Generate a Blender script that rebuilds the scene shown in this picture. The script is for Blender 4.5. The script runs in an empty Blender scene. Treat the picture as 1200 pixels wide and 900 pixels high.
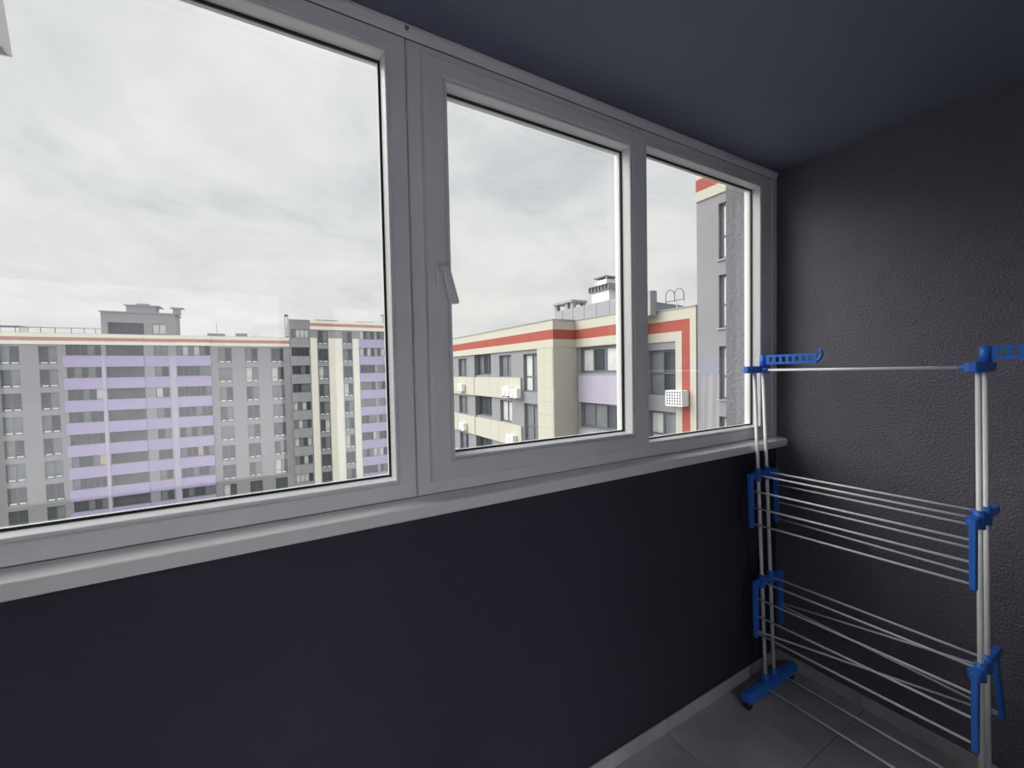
import bpy, math, random
from mathutils import Matrix, Vector

random.seed(7)
S = bpy.context.scene
COL = S.collection

# ------------------------------------------------------------------ camera
cam_d = bpy.data.cameras.new('camera')
cam_d.sensor_width = 36.0
cam_d.lens = 493.08 / 1200 * 36.0
cam_d.clip_start = 0.02
cam_d.clip_end = 2000
cam = bpy.data.objects.new('camera', cam_d)
COL.objects.link(cam)
_r = Vector((0.86355479, -0.50388108, -0.01941601))
_u = Vector((0.03321518, 0.01841927, 0.99927848))
_f = Vector((0.50315989, 0.86357662, -0.03264255))
cam.matrix_world = Matrix(((_r.x, _u.x, -_f.x, -2.29897),
                           (_r.y, _u.y, -_f.y, -1.20385),
                           (_r.z, _u.z, -_f.z, 1.56535),
                           (0, 0, 0, 1)))
S.camera = cam

# ------------------------------------------------------------------ overcast sky
SKY = 1.27
w = bpy.data.worlds.new('overcast_sky')
S.world = w
w.use_nodes = True
nt = w.node_tree
nt.nodes.clear()


def N(nt, t, **kw):
    n = nt.nodes.new(t)
    for k, v in kw.items():
        if k == 'op':
            n.operation = v
        elif k in ('blend_type', 'data_type', 'interpolation_type', 'noise_dimensions'):
            setattr(n, k, v)
        else:
            n.inputs[k if not k.startswith('i') or not k[1:].isdigit() else int(k[1:])].default_value = v
    return n


def ramp(nt, stops):
    n = nt.nodes.new('ShaderNodeValToRGB')
    e = n.color_ramp.elements
    while len(e) < len(stops):
        e.new(0.5)
    for i, (p, c) in enumerate(stops):
        e[i].position = p
        e[i].color = (c[0], c[1], c[2], 1)
    return n


L = nt.links.new
tc = N(nt, 'ShaderNodeTexCoord')
sep = N(nt, 'ShaderNodeSeparateXYZ')
L(tc.outputs['Generated'], sep.inputs[0])
zz = N(nt, 'ShaderNodeMath', op='MAXIMUM', i1=0.0)
L(sep.outputs['Z'], zz.inputs[0])
za = N(nt, 'ShaderNodeMath', op='ADD', i1=0.22)
L(zz.outputs[0], za.inputs[0])
dx = N(nt, 'ShaderNodeMath', op='DIVIDE')
L(sep.outputs['X'], dx.inputs[0]); L(za.outputs[0], dx.inputs[1])
dy = N(nt, 'ShaderNodeMath', op='DIVIDE')
L(sep.outputs['Y'], dy.inputs[0]); L(za.outputs[0], dy.inputs[1])
cmb = N(nt, 'ShaderNodeCombineXYZ')
L(dx.outputs[0], cmb.inputs[0]); L(dy.outputs[0], cmb.inputs[1])
n1 = N(nt, 'ShaderNodeTexNoise', Scale=1.3, Detail=8.0, Roughness=0.62, Distortion=0.3)
L(cmb.outputs[0], n1.inputs['Vector'])
cl = ramp(nt, [(0.30, (0.50, 0.528, 0.55)), (0.46, (0.668, 0.686, 0.686)), (0.60, (0.77, 0.772, 0.76))])
L(n1.outputs['Fac'], cl.inputs[0])
# warm paler air low over the horizon
hz = N(nt, 'ShaderNodeMapRange')
hz.inputs[1].default_value = 0.0; hz.inputs[2].default_value = 0.30
hz.inputs[3].default_value = 0.55; hz.inputs[4].default_value = 0.0
L(zz.outputs[0], hz.inputs[0])
mx = N(nt, 'ShaderNodeMixRGB')
mx.inputs[2].default_value = (0.70, 0.69, 0.65, 1)
L(hz.outputs[0], mx.inputs[0]); L(cl.outputs[0], mx.inputs[1])
# an overcast sky brightens steadily towards the zenith
zn = N(nt, 'ShaderNodeMapRange')
zn.inputs[1].default_value = 0.62; zn.inputs[2].default_value = 1.0
zn.inputs[3].default_value = 1.0; zn.inputs[4].default_value = 3.4
L(zz.outputs[0], zn.inputs[0])
st = N(nt, 'ShaderNodeMath', op='MULTIPLY', i1=SKY)
L(zn.outputs[0], st.inputs[0])
bg = N(nt, 'ShaderNodeBackground')
L(mx.outputs[0], bg.inputs['Color']); L(st.outputs[0], bg.inputs['Strength'])
wo = N(nt, 'ShaderNodeOutputWorld')
L(bg.outputs[0], wo.inputs[0])

# sun spread wide by the cloud cover, up to the left of the view
sun_d = bpy.data.lights.new('sun', 'SUN')
sun_d.energy = 4.2
sun_d.angle = math.radians(55)
sun_d.color = (1.0, 0.985, 0.95)
sun = bpy.data.objects.new('sun', sun_d)
COL.objects.link(sun)
sun.rotation_euler = Vector((0.72, -0.42, -0.56)).to_track_quat('-Z', 'Y').to_euler()

FILL_LAMP = 55.0        # watts of each fill lamp added, unseen, in the flat behind the camera

S.view_settings.view_transform = 'Standard'
S.view_settings.look = 'None'
S.view_settings.gamma = 1.0
S.view_settings.use_curve_mapping = False
S.view_settings.exposure = 0.0
S.cycles.use_denoising = True
S.cycles.max_bounces = 14
S.cycles.diffuse_bounces = 8
S.cycles.transparent_max_bounces = 16
S.cycles.caustics_reflective = False
S.cycles.caustics_refractive = False


# ------------------------------------------------------------------ materials
def mat(name, col, rough=0.5, spec=0.4, var=0.0, vscale=3.0, bump=0.0, bscale=100.0, bdist=0.002, metal=0.0, detail=3.0, col2=None, coords='Object'):
    m = bpy.data.materials.new(name)
    m.use_nodes = True
    t = m.node_tree
    p = t.nodes['Principled BSDF']
    p.inputs['Base Color'].default_value = (*col, 1)
    p.inputs['Roughness'].default_value = rough
    p.inputs['Specular IOR Level'].default_value = spec
    p.inputs['Metallic'].default_value = metal
    c = t.nodes.new('ShaderNodeTexCoord')
    if var or col2:
        n = N(t, 'ShaderNodeTexNoise', Scale=vscale, Detail=detail, Roughness=0.6)
        t.links.new(c.outputs[coords], n.inputs['Vector'])
        a = tuple(x * (1 - var) for x in col)
        b = col2 if col2 else tuple(min(1, x * (1 + var)) for x in col)
        r = ramp(t, [(0.3, a), (0.7, b)])
        t.links.new(n.outputs['Fac'], r.inputs[0])
        t.links.new(r.outputs[0], p.inputs['Base Color'])
    if bump:
        n2 = N(t, 'ShaderNodeTexNoise', Scale=bscale, Detail=2.0, Roughness=0.5)
        t.links.new(c.outputs[coords], n2.inputs['Vector'])
        b = N(t, 'ShaderNodeBump', Strength=bump, Distance=bdist)
        t.links.new(n2.outputs['Fac'], b.inputs['Height'])
        t.links.new(b.outputs[0], p.inputs['Normal'])
    return m


def glass_mat(name, tint=(0.99, 0.99, 0.99), ior=1.5):
    m = bpy.data.materials.new(name)
    m.use_nodes = True
    t = m.node_tree
    t.nodes.clear()
    tr = N(t, 'ShaderNodeBsdfTransparent', Color=(*tint, 1))
    gl = N(t, 'ShaderNodeBsdfGlossy', Color=(1, 1, 1, 1), Roughness=0.0)
    lw = N(t, 'ShaderNodeLayerWeight')
    pw = N(t, 'ShaderNodeMath', op='POWER', i1=5.0)
    t.links.new(lw.outputs['Facing'], pw.inputs[0])
    fr = N(t, 'ShaderNodeMath', op='MULTIPLY_ADD', i1=0.96, i2=0.035)
    t.links.new(pw.outputs[0], fr.inputs[0])
    mi = N(t, 'ShaderNodeMixShader')
    o = N(t, 'ShaderNodeOutputMaterial')
    t.links.new(fr.outputs[0], mi.inputs[0])
    t.links.new(tr.outputs[0], mi.inputs[1])
    t.links.new(gl.outputs[0], mi.inputs[2])
    t.links.new(mi.outputs[0], o.inputs[0])
    return m


M = {
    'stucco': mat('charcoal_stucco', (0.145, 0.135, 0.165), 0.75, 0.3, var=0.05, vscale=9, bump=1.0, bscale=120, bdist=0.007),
    'paint': mat('charcoal_paint_shaded', (0.041, 0.042, 0.064), 0.7, 0.3, var=0.06, vscale=2.5, bump=0.25, bscale=60, bdist=0.002),  # same paint as the ceiling, with shade darkened into the colour
    'ceil': mat('charcoal_paint_lit', (0.158, 0.167, 0.240), 0.7, 0.3, var=0.05, vscale=2.0, bump=0.2, bscale=60, bdist=0.002),  # lighter copy of the same charcoal paint, window light put into the colour
    'pale_wall': mat('pale_plaster', (0.80, 0.80, 0.82), 0.8, 0.2, var=0.04, bump=0.2, bscale=60),
    'pvc': mat('white_pvc', (0.78, 0.79, 0.80), 0.32, 0.45, var=0.02, vscale=4),
    'sill': mat('white_sill_pvc', (0.80, 0.81, 0.80), 0.38, 0.45, var=0.03, vscale=5),
    'gasket': mat('black_rubber', (0.02, 0.02, 0.022), 0.6, 0.3, var=0.1),
    'groove': mat('grey_joint', (0.22, 0.22, 0.23), 0.7, 0.2, var=0.1),
    'glass': glass_mat('window_glass'),
    'tile': mat('grey_marbled_tile', (0.38, 0.375, 0.40), 0.35, 0.4, var=0.22, vscale=3.5, detail=6.0),
    'grout': mat('dark_grout', (0.10, 0.10, 0.105), 0.9, 0.1, var=0.15, vscale=20),
    'skirt': mat('grey_skirting_tile', (0.45, 0.45, 0.46), 0.4, 0.4, var=0.18, vscale=4.0, detail=5.0),
    'rack_white': mat('white_enamelled_steel', (0.92, 0.92, 0.91), 0.28, 0.5, var=0.02),
    'rack_blue': mat('blue_plastic', (0.035, 0.18, 0.68), 0.35, 0.45, var=0.08, vscale=12),
    'rubber': mat('black_caster_rubber', (0.02, 0.02, 0.025), 0.6, 0.3, var=0.1),
    # outside
    'f_grey': mat('grey_render', (0.335, 0.33, 0.352), 0.85, 0.2, var=0.05, vscale=0.4),
    'f_dkgrey': mat('dark_grey_render', (0.36, 0.362, 0.385), 0.85, 0.2, var=0.06, vscale=0.5),
    'f_lav': mat('lavender_render', (0.45, 0.385, 0.60), 0.8, 0.2, var=0.05, vscale=0.5),
    'f_lavpale': mat('pale_lavender_render', (0.52, 0.48, 0.61), 0.8, 0.2, var=0.04, vscale=0.5),
    'f_lav2': mat('pale_lavender_panel', (0.405, 0.37, 0.46), 0.7, 0.2, var=0.04, vscale=0.8),
    'f_cream': mat('cream_render', (0.86, 0.83, 0.73), 0.8, 0.2, var=0.03, vscale=0.6),
    'f_red': mat('brick_red_render', (0.375, 0.098, 0.075), 0.8, 0.2, var=0.06, vscale=0.8),
    'r_cream': mat('warm_cream_cladding', (0.52, 0.50, 0.43), 0.8, 0.2, var=0.03, vscale=0.6),
    'r_grey': mat('mid_grey_render', (0.285, 0.281, 0.30), 0.85, 0.2, var=0.05, vscale=0.4),
    'f_redfar': mat('hazy_red_render', (0.56, 0.27, 0.25), 0.8, 0.2, var=0.06, vscale=0.8),  # far red, paled to put distance haze into the colour
    'f_white': mat('white_outdoor_metal', (0.86, 0.86, 0.84), 0.5, 0.4, var=0.03),
    'f_grille': mat('pale_fan_grille', (0.60, 0.60, 0.60), 0.6, 0.3, var=0.1, vscale=8),
    'f_frame': mat('anthracite_window_frame', (0.14, 0.15, 0.165), 0.5, 0.4, var=0.06),
    'f_pane': mat('dark_reflecting_pane', (0.06, 0.07, 0.083), 0.12, 0.6, var=0.35, vscale=0.5, detail=5.0),
    'f_pane2': mat('grey_reflecting_pane', (0.20, 0.218, 0.235), 0.12, 0.6, var=0.30, vscale=0.6, detail=5.0),
    'f_curtain': mat('pane_with_pale_curtain', (0.60, 0.61, 0.60), 0.15, 0.6, var=0.20, vscale=0.8, detail=4.0),
    'f_warm': mat('pane_with_warm_blind', (0.62, 0.52, 0.38), 0.2, 0.5, var=0.15, vscale=0.8),
    'f_dark': mat('shaded_loggia_back', (0.13, 0.135, 0.15), 0.8, 0.2, var=0.2, vscale=0.4),  # recess shade put into the colour, as the loggia is shallow
    'pier': mat('coarse_grey_stucco', (0.205, 0.20, 0.22), 0.9, 0.15, var=0.16, vscale=45, bump=1.0, bscale=60, bdist=0.006),
    'roof': mat('grey_roof_sheet', (0.34, 0.345, 0.36), 0.6, 0.4, var=0.08, vscale=1.0),
    'ground': mat('courtyard_ground', (0.42, 0.42, 0.41), 0.95, 0.1, vscale=0.08, col2=(0.36, 0.38, 0.31), var=0.1),
}


# ------------------------------------------------------------------ mesh helpers
class MB:
    def __init__(s):
        s.v = []; s.f = []; s.smooth = False

    def box(s, x0, x1, y0, y1, z0, z1):
        b = len(s.v)
        s.v += [(x, y, z) for z in (z0, z1) for y in (y0, y1) for x in (x0, x1)]
        s.f += [tuple(b + i for i in q) for q in ((0, 2, 3, 1), (4, 5, 7, 6), (0, 1, 5, 4), (2, 6, 7, 3), (0, 4, 6, 2), (1, 3, 7, 5))]
        return s

    def tube(s, p0, p1, r, n=10, r2=None, cap=True):
        p0, p1 = Vector(p0), Vector(p1)
        d = (p1 - p0).normalized()
        a = Vector((0, 0, 1)) if abs(d.z) < 0.9 else Vector((1, 0, 0))
        e1 = d.cross(a).normalized(); e2 = d.cross(e1)
        b = len(s.v)
        for p, rr in ((p0, r), (p1, r if r2 is None else r2)):
            for i in range(n):
                t = 2 * math.pi * i / n
                q = p + (e1 * math.cos(t) + e2 * math.sin(t)) * rr
                s.v.append(tuple(q))
        for i in range(n):
            j = (i + 1) % n
            s.f.append((b + i, b + j, b + n + j, b + n + i))
        if cap:
            s.f.append(tuple(b + i for i in reversed(range(n))))
            s.f.append(tuple(b + n + i for i in range(n)))
        return s

    def path(s, pts, r, n=8):
        """one swept tube through several points"""
        pts = [Vector(p) for p in pts]
        b = len(s.v)
        ref = None
        for i, p in enumerate(pts):
            d = (pts[min(i + 1, len(pts) - 1)] - pts[max(i - 1, 0)]).normalized()
            if ref is None:
                a = Vector((0, 0, 1)) if abs(d.z) < 0.9 else Vector((1, 0, 0))
                ref = d.cross(a).normalized()
            e1 = (ref - d * ref.dot(d)).normalized(); ref = e1
            e2 = d.cross(e1)
            for k in range(n):
                t = 2 * math.pi * k / n
                s.v.append(tuple(p + (e1 * math.cos(t) + e2 * math.sin(t)) * r))
        for i in range(len(pts) - 1):
            for k in range(n):
                j = (k + 1) % n
                s.f.append((b + i * n + k, b + i * n + j, b + (i + 1) * n + j, b + (i + 1) * n + k))
        s.f.append(tuple(b + k for k in reversed(range(n))))
        e = b + (len(pts) - 1) * n
        s.f.append(tuple(e + k for k in range(n)))
        return s

    def ring(s, outer, inner, prof):
        """frame swept round a rectangle in the xz plane, mitred. prof: closed list of (t, y), t 0 = outer edge, 1 = inner edge"""
        b = len(s.v)
        (ox0, ox1, oz0, oz1), (ix0, ix1, iz0, iz1) = outer, inner
        cs = [((ox0, oz0), (ix0, iz0)), ((ox1, oz0), (ix1, iz0)), ((ox1, oz1), (ix1, iz1)), ((ox0, oz1), (ix0, iz1))]
        n = len(prof)
        for o, i in cs:
            for t, y in prof:
                s.v.append((o[0] + (i[0] - o[0]) * t, y, o[1] + (i[1] - o[1]) * t))
        for c in range(4):
            d = (c + 1) % 4
            for k in range(n):
                j = (k + 1) % n
                s.f.append((b + c * n + k, b + d * n + k, b + d * n + j, b + c * n + j))
        return s

    def prism(s, poly, axis, a0, a1):
        """extrude a 2-D polygon along axis x, y or z"""
        b = len(s.v); n = len(poly)
        for a in (a0, a1):
            for p, q in poly:
                s.v.append({'x': (a, p, q), 'y': (p, a, q), 'z': (p, q, a)}[axis])
        for i in range(n):
            j = (i + 1) % n
            s.f.append((b + i, b + j, b + n + j, b + n + i))
        s.f.append(tuple(b + i for i in reversed(range(n))))
        s.f.append(tuple(b + n + i for i in range(n)))
        return s

    def sheet(s, us, zs, holes, y0, depth):
        """wall skin with openings: front at y0, reveals going back by depth (+y)"""
        us = sorted(set([round(x, 4) for x in us] + [round(x, 4) for h in holes for x in h[:2]]))
        zs = sorted(set([round(x, 4) for x in zs] + [round(x, 4) for h in holes for x in h[2:]]))
        us = [u for u in us]; idx = {}

        def V(i, j, k):
            key = (i, j, k)
            if key not in idx:
                idx[key] = len(s.v)
                s.v.append((us[i], y0 + depth * k, zs[j]))
            return idx[key]

        def solid(i, j):
            if i < 0 or j < 0 or i >= len(us) - 1 or j >= len(zs) - 1:
                return False
            cu, cz = (us[i] + us[i + 1]) / 2, (zs[j] + zs[j + 1]) / 2
            return not any(h[0] < cu < h[1] and h[2] < cz < h[3] for h in holes)
        for i in range(len(us) - 1):
            for j in range(len(zs) - 1):
                if not solid(i, j):
                    continue
                s.f.append((V(i, j, 0), V(i + 1, j, 0), V(i + 1, j + 1, 0), V(i, j + 1, 0)))
                if not solid(i - 1, j): s.f.append((V(i, j, 0), V(i, j + 1, 0), V(i, j + 1, 1), V(i, j, 1)))
                if not solid(i + 1, j): s.f.append((V(i + 1, j, 0), V(i + 1, j, 1), V(i + 1, j + 1, 1), V(i + 1, j + 1, 0)))
                if not solid(i, j - 1): s.f.append((V(i, j, 0), V(i, j, 1), V(i + 1, j, 1), V(i + 1, j, 0)))
                if not solid(i, j + 1): s.f.append((V(i, j + 1, 0), V(i + 1, j + 1, 0), V(i + 1, j + 1, 1), V(i, j + 1, 1)))
        return s

    def mesh(s, name, smooth=False):
        me = bpy.data.meshes.new(name)
        me.from_pydata(s.v, [], s.f)
        import bmesh
        bm = bmesh.new(); bm.from_mesh(me)
        bmesh.ops.recalc_face_normals(bm, faces=bm.faces)
        bm.to_mesh(me); bm.free()
        if smooth:
            for p in me.polygons:
                p.use_smooth = len(p.vertices) == 4
        return me


def obj(name, mb, m, parent=None, loc=(0, 0, 0), bevel=0.0, smooth=False, segs=2):
    me = mb.mesh(name, smooth) if isinstance(mb, MB) else mb
    o = bpy.data.objects.new(name, me)
    COL.objects.link(o)
    o.location = loc
    if parent is not None:
        o.parent = parent
    m = M[m] if isinstance(m, str) else m
    if not me.materials:
        me.materials.append(m)
    elif me.materials[0] != m:
        o.material_slots[0].link = 'OBJECT'
        o.material_slots[0].material = m
    if bevel:
        b = o.modifiers.new('bevel', 'BEVEL')
        b.width = bevel; b.segments = segs; b.limit_method = 'ANGLE'; b.angle_limit = math.radians(40)
    return o


def B(*a):
    return MB().box(*a)


def empty(name, loc=(0, 0, 0), rz=0.0):
    o = bpy.data.objects.new(name, None)
    o.empty_display_size = 0.2
    COL.objects.link(o)
    o.location = loc
    o.rotation_euler = (0, 0, rz)
    return o


def tag(o, label, cat, group=None, kind=None):
    o['label'] = label
    o['category'] = cat
    if group: o['group'] = group
    if kind: o['kind'] = kind
    return o


def struct(o, label, cat):
    return tag(o, label, cat, kind='structure')


# ================================================================== THE BALCONY ROOM
XL, YB, HC = -4.3, -1.70, 2.55
struct(obj('wall_right', B(0, 0.16, YB - 0.16, 0.0, -0.12, HC + 0.12), 'stucco'),
       'charcoal end wall with grainy plaster behind the drying rack', 'wall')
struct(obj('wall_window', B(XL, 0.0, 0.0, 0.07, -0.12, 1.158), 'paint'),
       'smooth charcoal parapet wall under the window sill, darkened with painted shade', 'wall')
struct(obj('wall_left', B(XL - 0.16, XL, YB - 0.16, 0.0, -0.12, HC + 0.12), 'stucco'),
       'charcoal end wall opposite the drying rack', 'wall')
# back wall with openings for a balcony door and a window
wb = MB()
holes = [(-2.05, -1.20, 0.02, 2.15), (-3.5, -2.13, 0.85, 2.15)]
wb.sheet([XL, 0.0], [-0.02, HC], holes, 0.0, -0.16)
struct(obj('wall_back', wb, 'stucco', loc=(0, YB, 0)), 'charcoal house wall with the balcony door', 'wall')
struct(obj('ceiling', B(XL, 0.0, YB, 0.07, HC, HC + 0.12), 'ceil'),
       'flat dark charcoal balcony ceiling', 'ceiling')

# floor: grout bed with separate tiles
fl = struct(obj('floor', B(XL, 0.0, YB, 0.0, -0.12, -0.003), 'grout'),
            'grey marbled tile floor with dark joints', 'floor')
TX, TY, J = 0.418, 0.60, 0.003
tile_cache = {}
edges = [0.0, -0.450]
while edges[-1] > XL:
    edges.append(max(XL, edges[-1] - TX))
for ci in range(len(edges) - 1):
    xa, xb = edges[ci + 1], edges[ci]
    y1 = 0.0
    y0 = -0.39
    while y1 > YB + 0.001:
        ya = max(y0, YB)
        wd, ln = xb - xa - J, y1 - ya - J
        if wd > 0.02 and ln > 0.02:
            key = (round(wd, 3), round(ln, 3))
            if key not in tile_cache:
                tile_cache[key] = B(-wd / 2, wd / 2, -ln / 2, ln / 2, -0.008, 0.0).mesh('tile')
            obj('tile', tile_cache[key], 'tile', fl, ((xa + xb) / 2, (y1 + ya) / 2, 0.0), bevel=0.001, segs=1)
        y1 = ya; y0 = ya - TY

# skirting tiles
HB = 0.06
bs = struct(obj('baseboard_window', B(XL, 0.0, -0.003, 0.0, -0.003, HB - 0.003), 'grout'),
            'grey tile skirting along the wall under the window', 'baseboard')
xb = 0.0
for xa in [-0.25, -0.64, -0.867, -1.285, -1.703, -2.121, -2.539, -2.957, -3.375, -3.793, XL]:
    obj('skirting_tile', B(xa + 0.0015, xb - 0.0015, -0.011, -0.003, 0.001, HB), 'skirt', bs, bevel=0.0015, segs=1)
    xb = xa
bs = struct(obj('baseboard_right', B(-0.003, 0.0, YB, -0.011, -0.003, HB - 0.003), 'grout'),
            'grey tile skirting along the end wall behind the drying rack', 'baseboard')
yb = -0.012
for ya in [-0.372, -0.79, -1.208, -1.626, YB]:
    obj('skirting_tile', B(-0.011, -0.003, ya + 0.0015, yb - 0.0015, 0.001, HB), 'skirt', bs, bevel=0.0015, segs=1)
    yb = ya

# ------------------------------------------------------------------ window sill and trims
sp = [(0.0, 1.158), (-0.062, 1.154), (-0.0645, 1.157), (-0.065, 1.185), (-0.0635, 1.1885), (-0.060, 1.1900), (0.0, 1.1978)]
sill = struct(obj('trim_1', MB().prism(sp, 'x', XL, -0.026), 'sill'),
              'white plastic window sill with a rounded front edge', 'window sill')
obj('end_cap', MB().prism([(0.001, 1.157), (-0.061, 1.155), (-0.066, 1.160), (-0.067, 1.183), (-0.063, 1.190), (-0.056, 1.1925), (0.001, 1.199)], 'x', -0.026, -0.020),
    'sill', sill, bevel=0.001)
tp = [(0.0, HC - 0.001), (-0.012, HC - 0.001), (-0.012, 2.538), (-0.004, 2.517), (0.0, 2.515)]
t2 = struct(obj('trim_2', MB().prism(tp, 'x', XL, -0.003), 'pvc', bevel=0.002),
       'white cover strip along the window head under the ceiling', 'trim')
obj('screw_cap', MB().tube((-1.925, -0.0135, 2.536), (-1.925, -0.008, 2.536), 0.006, 12), 'groove', t2)
struct(obj('trim_3', B(-0.045, -0.003, -0.006, 0.066, 1.198, 2.514), 'pvc', bevel=0.003),
       'white cover strip between window frame and the end wall', 'trim')

# ------------------------------------------------------------------ windows
YG = 0.045   # glass plane


def glazing(parent, rect, front=0.0):
    """bead, gasket and double-glazed unit for an opening; rect = inner edge of the surrounding frame"""
    x0, x1, z0, z1 = rect
    def ins(d):
        return (x0 + d, x1 - d, z0 + d, z1 - d)
    yg = YG + front
    obj('glazing_bead', MB().ring(rect, ins(0.014), [(0, front + 0.010), (0.05, front + 0.0035), (0.14, front - 0.0005), (0.58, front - 0.0010), (0.70, front + 0.0008), (0.76, front + 0.004), (1, yg - 0.007), (1, yg - 0.004), (0, yg - 0.004)]),
        'pvc', parent)
    obj('gasket', MB().ring(ins(0.010), ins(0.0195), [(0, yg - 0.006), (1, yg - 0.005), (1, yg - 0.0005), (0, yg - 0.0005)]), 'gasket', parent)
    obj('glazing_pane', B(x0 + 0.006, x1 - 0.006, yg, yg + 0.004, z0 + 0.006, z1 - 0.006), 'glass', parent)
    obj('glazing_pane', B(x0 + 0.006, x1 - 0.006, yg + 0.018, yg + 0.022, z0 + 0.006, z1 - 0.006), 'glass', parent)
    obj('spacer', MB().ring(ins(0.011), ins(0.018), [(0, yg + 0.005), (1, yg + 0.005), (1, yg + 0.017), (0, yg + 0.017)]), 'f_white', parent)


def fr_prof(y0, y1, b=0.004):
    return [(0.0, y0 + b), (0.06, y0), (0.94, y0), (1.0, y0 + b), (1.0, y1), (0.0, y1)]


w1 = struct(empty('window_1', (-2.6, 0, 1.198)), 'large fixed window pane in a white plastic frame, nearest the camera', 'window')
W1X0 = -3.30
w1.location = (0, 0, 0)
obj('frame', MB().ring((W1X0, -1.9275, 1.198, 2.515), (W1X0 + 0.055, -1.977, 1.246, 2.468), fr_prof(0, 0.088)), 'pvc', w1)
glazing(w1, (W1X0 + 0.055, -1.977, 1.246, 2.468))
obj('frame', B(XL + 0.01, W1X0 - 0.002, 0.0, 0.066, 1.198, 2.515), 'pvc', w1, bevel=0.003)

w2 = struct(empty('window_2', (0, 0, 0)), 'white plastic window with an opening sash and a narrow fixed pane', 'window')
# frame of the right unit: left stile, head, bottom rail, fixed light surround
obj('frame', MB().ring((-1.9245, -0.985, 1.198, 2.515), (-1.862, -1.0, 1.262, 2.462), fr_prof(0, 0.088)), 'pvc', w2)
obj('frame', MB().ring((-0.9848, -0.0455, 1.198, 2.515), (-0.962, -0.134, 1.248, 2.466), fr_prof(0, 0.088)), 'pvc', w2)
glazing(w2, (-0.962, -0.134, 1.248, 2.466))
sash = obj('sash', MB().ring((-1.8865, -0.972, 1.238, 2.486), (-1.820, -1.050, 1.298, 2.430),
           [(0.0, -0.008), (0.05, -0.0165), (0.14, -0.0185), (0.90, -0.0185), (1.0, -0.0155), (1.0, 0.08), (0.0, 0.08)][:]), 'pvc', w2)
glazing(sash, (-1.820, -1.050, 1.298, 2.430), front=-0.015)
h = obj('handle', B(-1.862, -1.832, -0.0285, -0.0185, 1.808, 1.888), 'pvc', sash, bevel=0.004)
hl = MB()
hl.path([(-1.847, -0.026, 1.866), (-1.847, -0.048, 1.866), (-1.8455, -0.056, 1.860), (-1.8435, -0.0585, 1.850)], 0.0085, 10)
obj('handle_neck', hl, 'pvc', h, smooth=True)
lv = MB().prism([(-1.853, 1.868), (-1.834, 1.868), (-1.806, 1.767), (-1.810, 1.762), (-1.832, 1.760), (-1.836, 1.764)], 'y', -0.066, -0.052)
obj('handle_lever', lv, 'pvc', h, bevel=0.003)

# ------------------------------------------------------------------ outside skin of our own house
struct(obj('wall_facade', B(-0.022, 13.78, 0.072, 0.262, -12, 10.0), 'pier'),
       'coarse grey stuccoed outer wall beside the narrow pane', 'wall')
struct(obj('wall_parapet', B(-9, -0.024, 0.072, 0.262, -12, 1.185), 'pier'), 'outer face of the balcony parapet', 'wall')
struct(obj('wall_lintel', MB().prism([(0.072, 2.53), (0.09, 2.53), (0.262, 2.80), (0.262, 6.0), (0.072, 6.0)], 'x', -9, -0.024), 'pier'), 'outer wall above the balcony window', 'wall')

# open-ended white profile hanging outside at the top
pipe = MB()
n = 0
o_ = [(-0.03, -0.03), (0.03, -0.03), (0.03, 0.03), (-0.03, 0.03)]
i_ = [(-0.024, -0.024), (0.024, -0.024), (0.024, 0.024), (-0.024, 0.024)]
for zz_ in (0.0, 0.55):
    for p in o_: pipe.v.append((p[0], p[1], zz_))
    for p in i_: pipe.v.append((p[0], p[1], zz_))
for k in range(4):
    j = (k + 1) % 4
    pipe.f += [(k, j, 8 + j, 8 + k), (4 + k, 12 + k, 12 + j, 4 + j), (k, 4 + k, 4 + j, j), (8 + k, 8 + j, 12 + j, 12 + k)]
po = obj('downpipe', pipe, 'f_white', loc=(-2.856, 0.335, 2.377))
po.rotation_euler = (0, math.radians(-4.5), 0)
tag(po, 'open end of a white square pipe hanging outside the largest pane', 'pipe')

# ================================================================== DRYING RACK
rk = tag(empty('drying_rack', (-0.28, -0.46, 0)), 'white tubular clothes drying rack with blue plastic joints standing by the end wall', 'drying rack')
RO = Vector(rk.location)


def rp(p):
    return (p[0] - RO.x, p[1] - RO.y, p[2] - RO.z)


XF, XB = -0.315, -0.243


def yl(z): return -0.118 + (z - 0.1) / 1.43 * 0.050      # end by the window
def yr(z): return -0.813 + (z - 0.1) / 1.43 * 0.024      # end by the camera


def rbox(name, c, s, m='rack_blue', parent=rk, bevel=0.004, rot=None):
    o = obj(name, B(-s[0] / 2, s[0] / 2, -s[1] / 2, s[1] / 2, -s[2] / 2, s[2] / 2), m, parent, bevel=bevel)
    q = rp(c)
    if parent is not rk:
        q = tuple(Vector(q) - Vector(parent.location))
    o.location = q
    if rot: o.rotation_euler = rot
    return o


def rtube(name, p0, p1, r, m='rack_white', parent=rk, n=12):
    off = Vector(rp(p0))
    par = Vector(parent.location) if parent is not rk else Vector((0, 0, 0))
    o = obj(name, MB().tube((0, 0, 0), tuple(Vector(p1) - Vector(p0)), r, n), m, parent, tuple(off - par), smooth=True)
    return o


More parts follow.
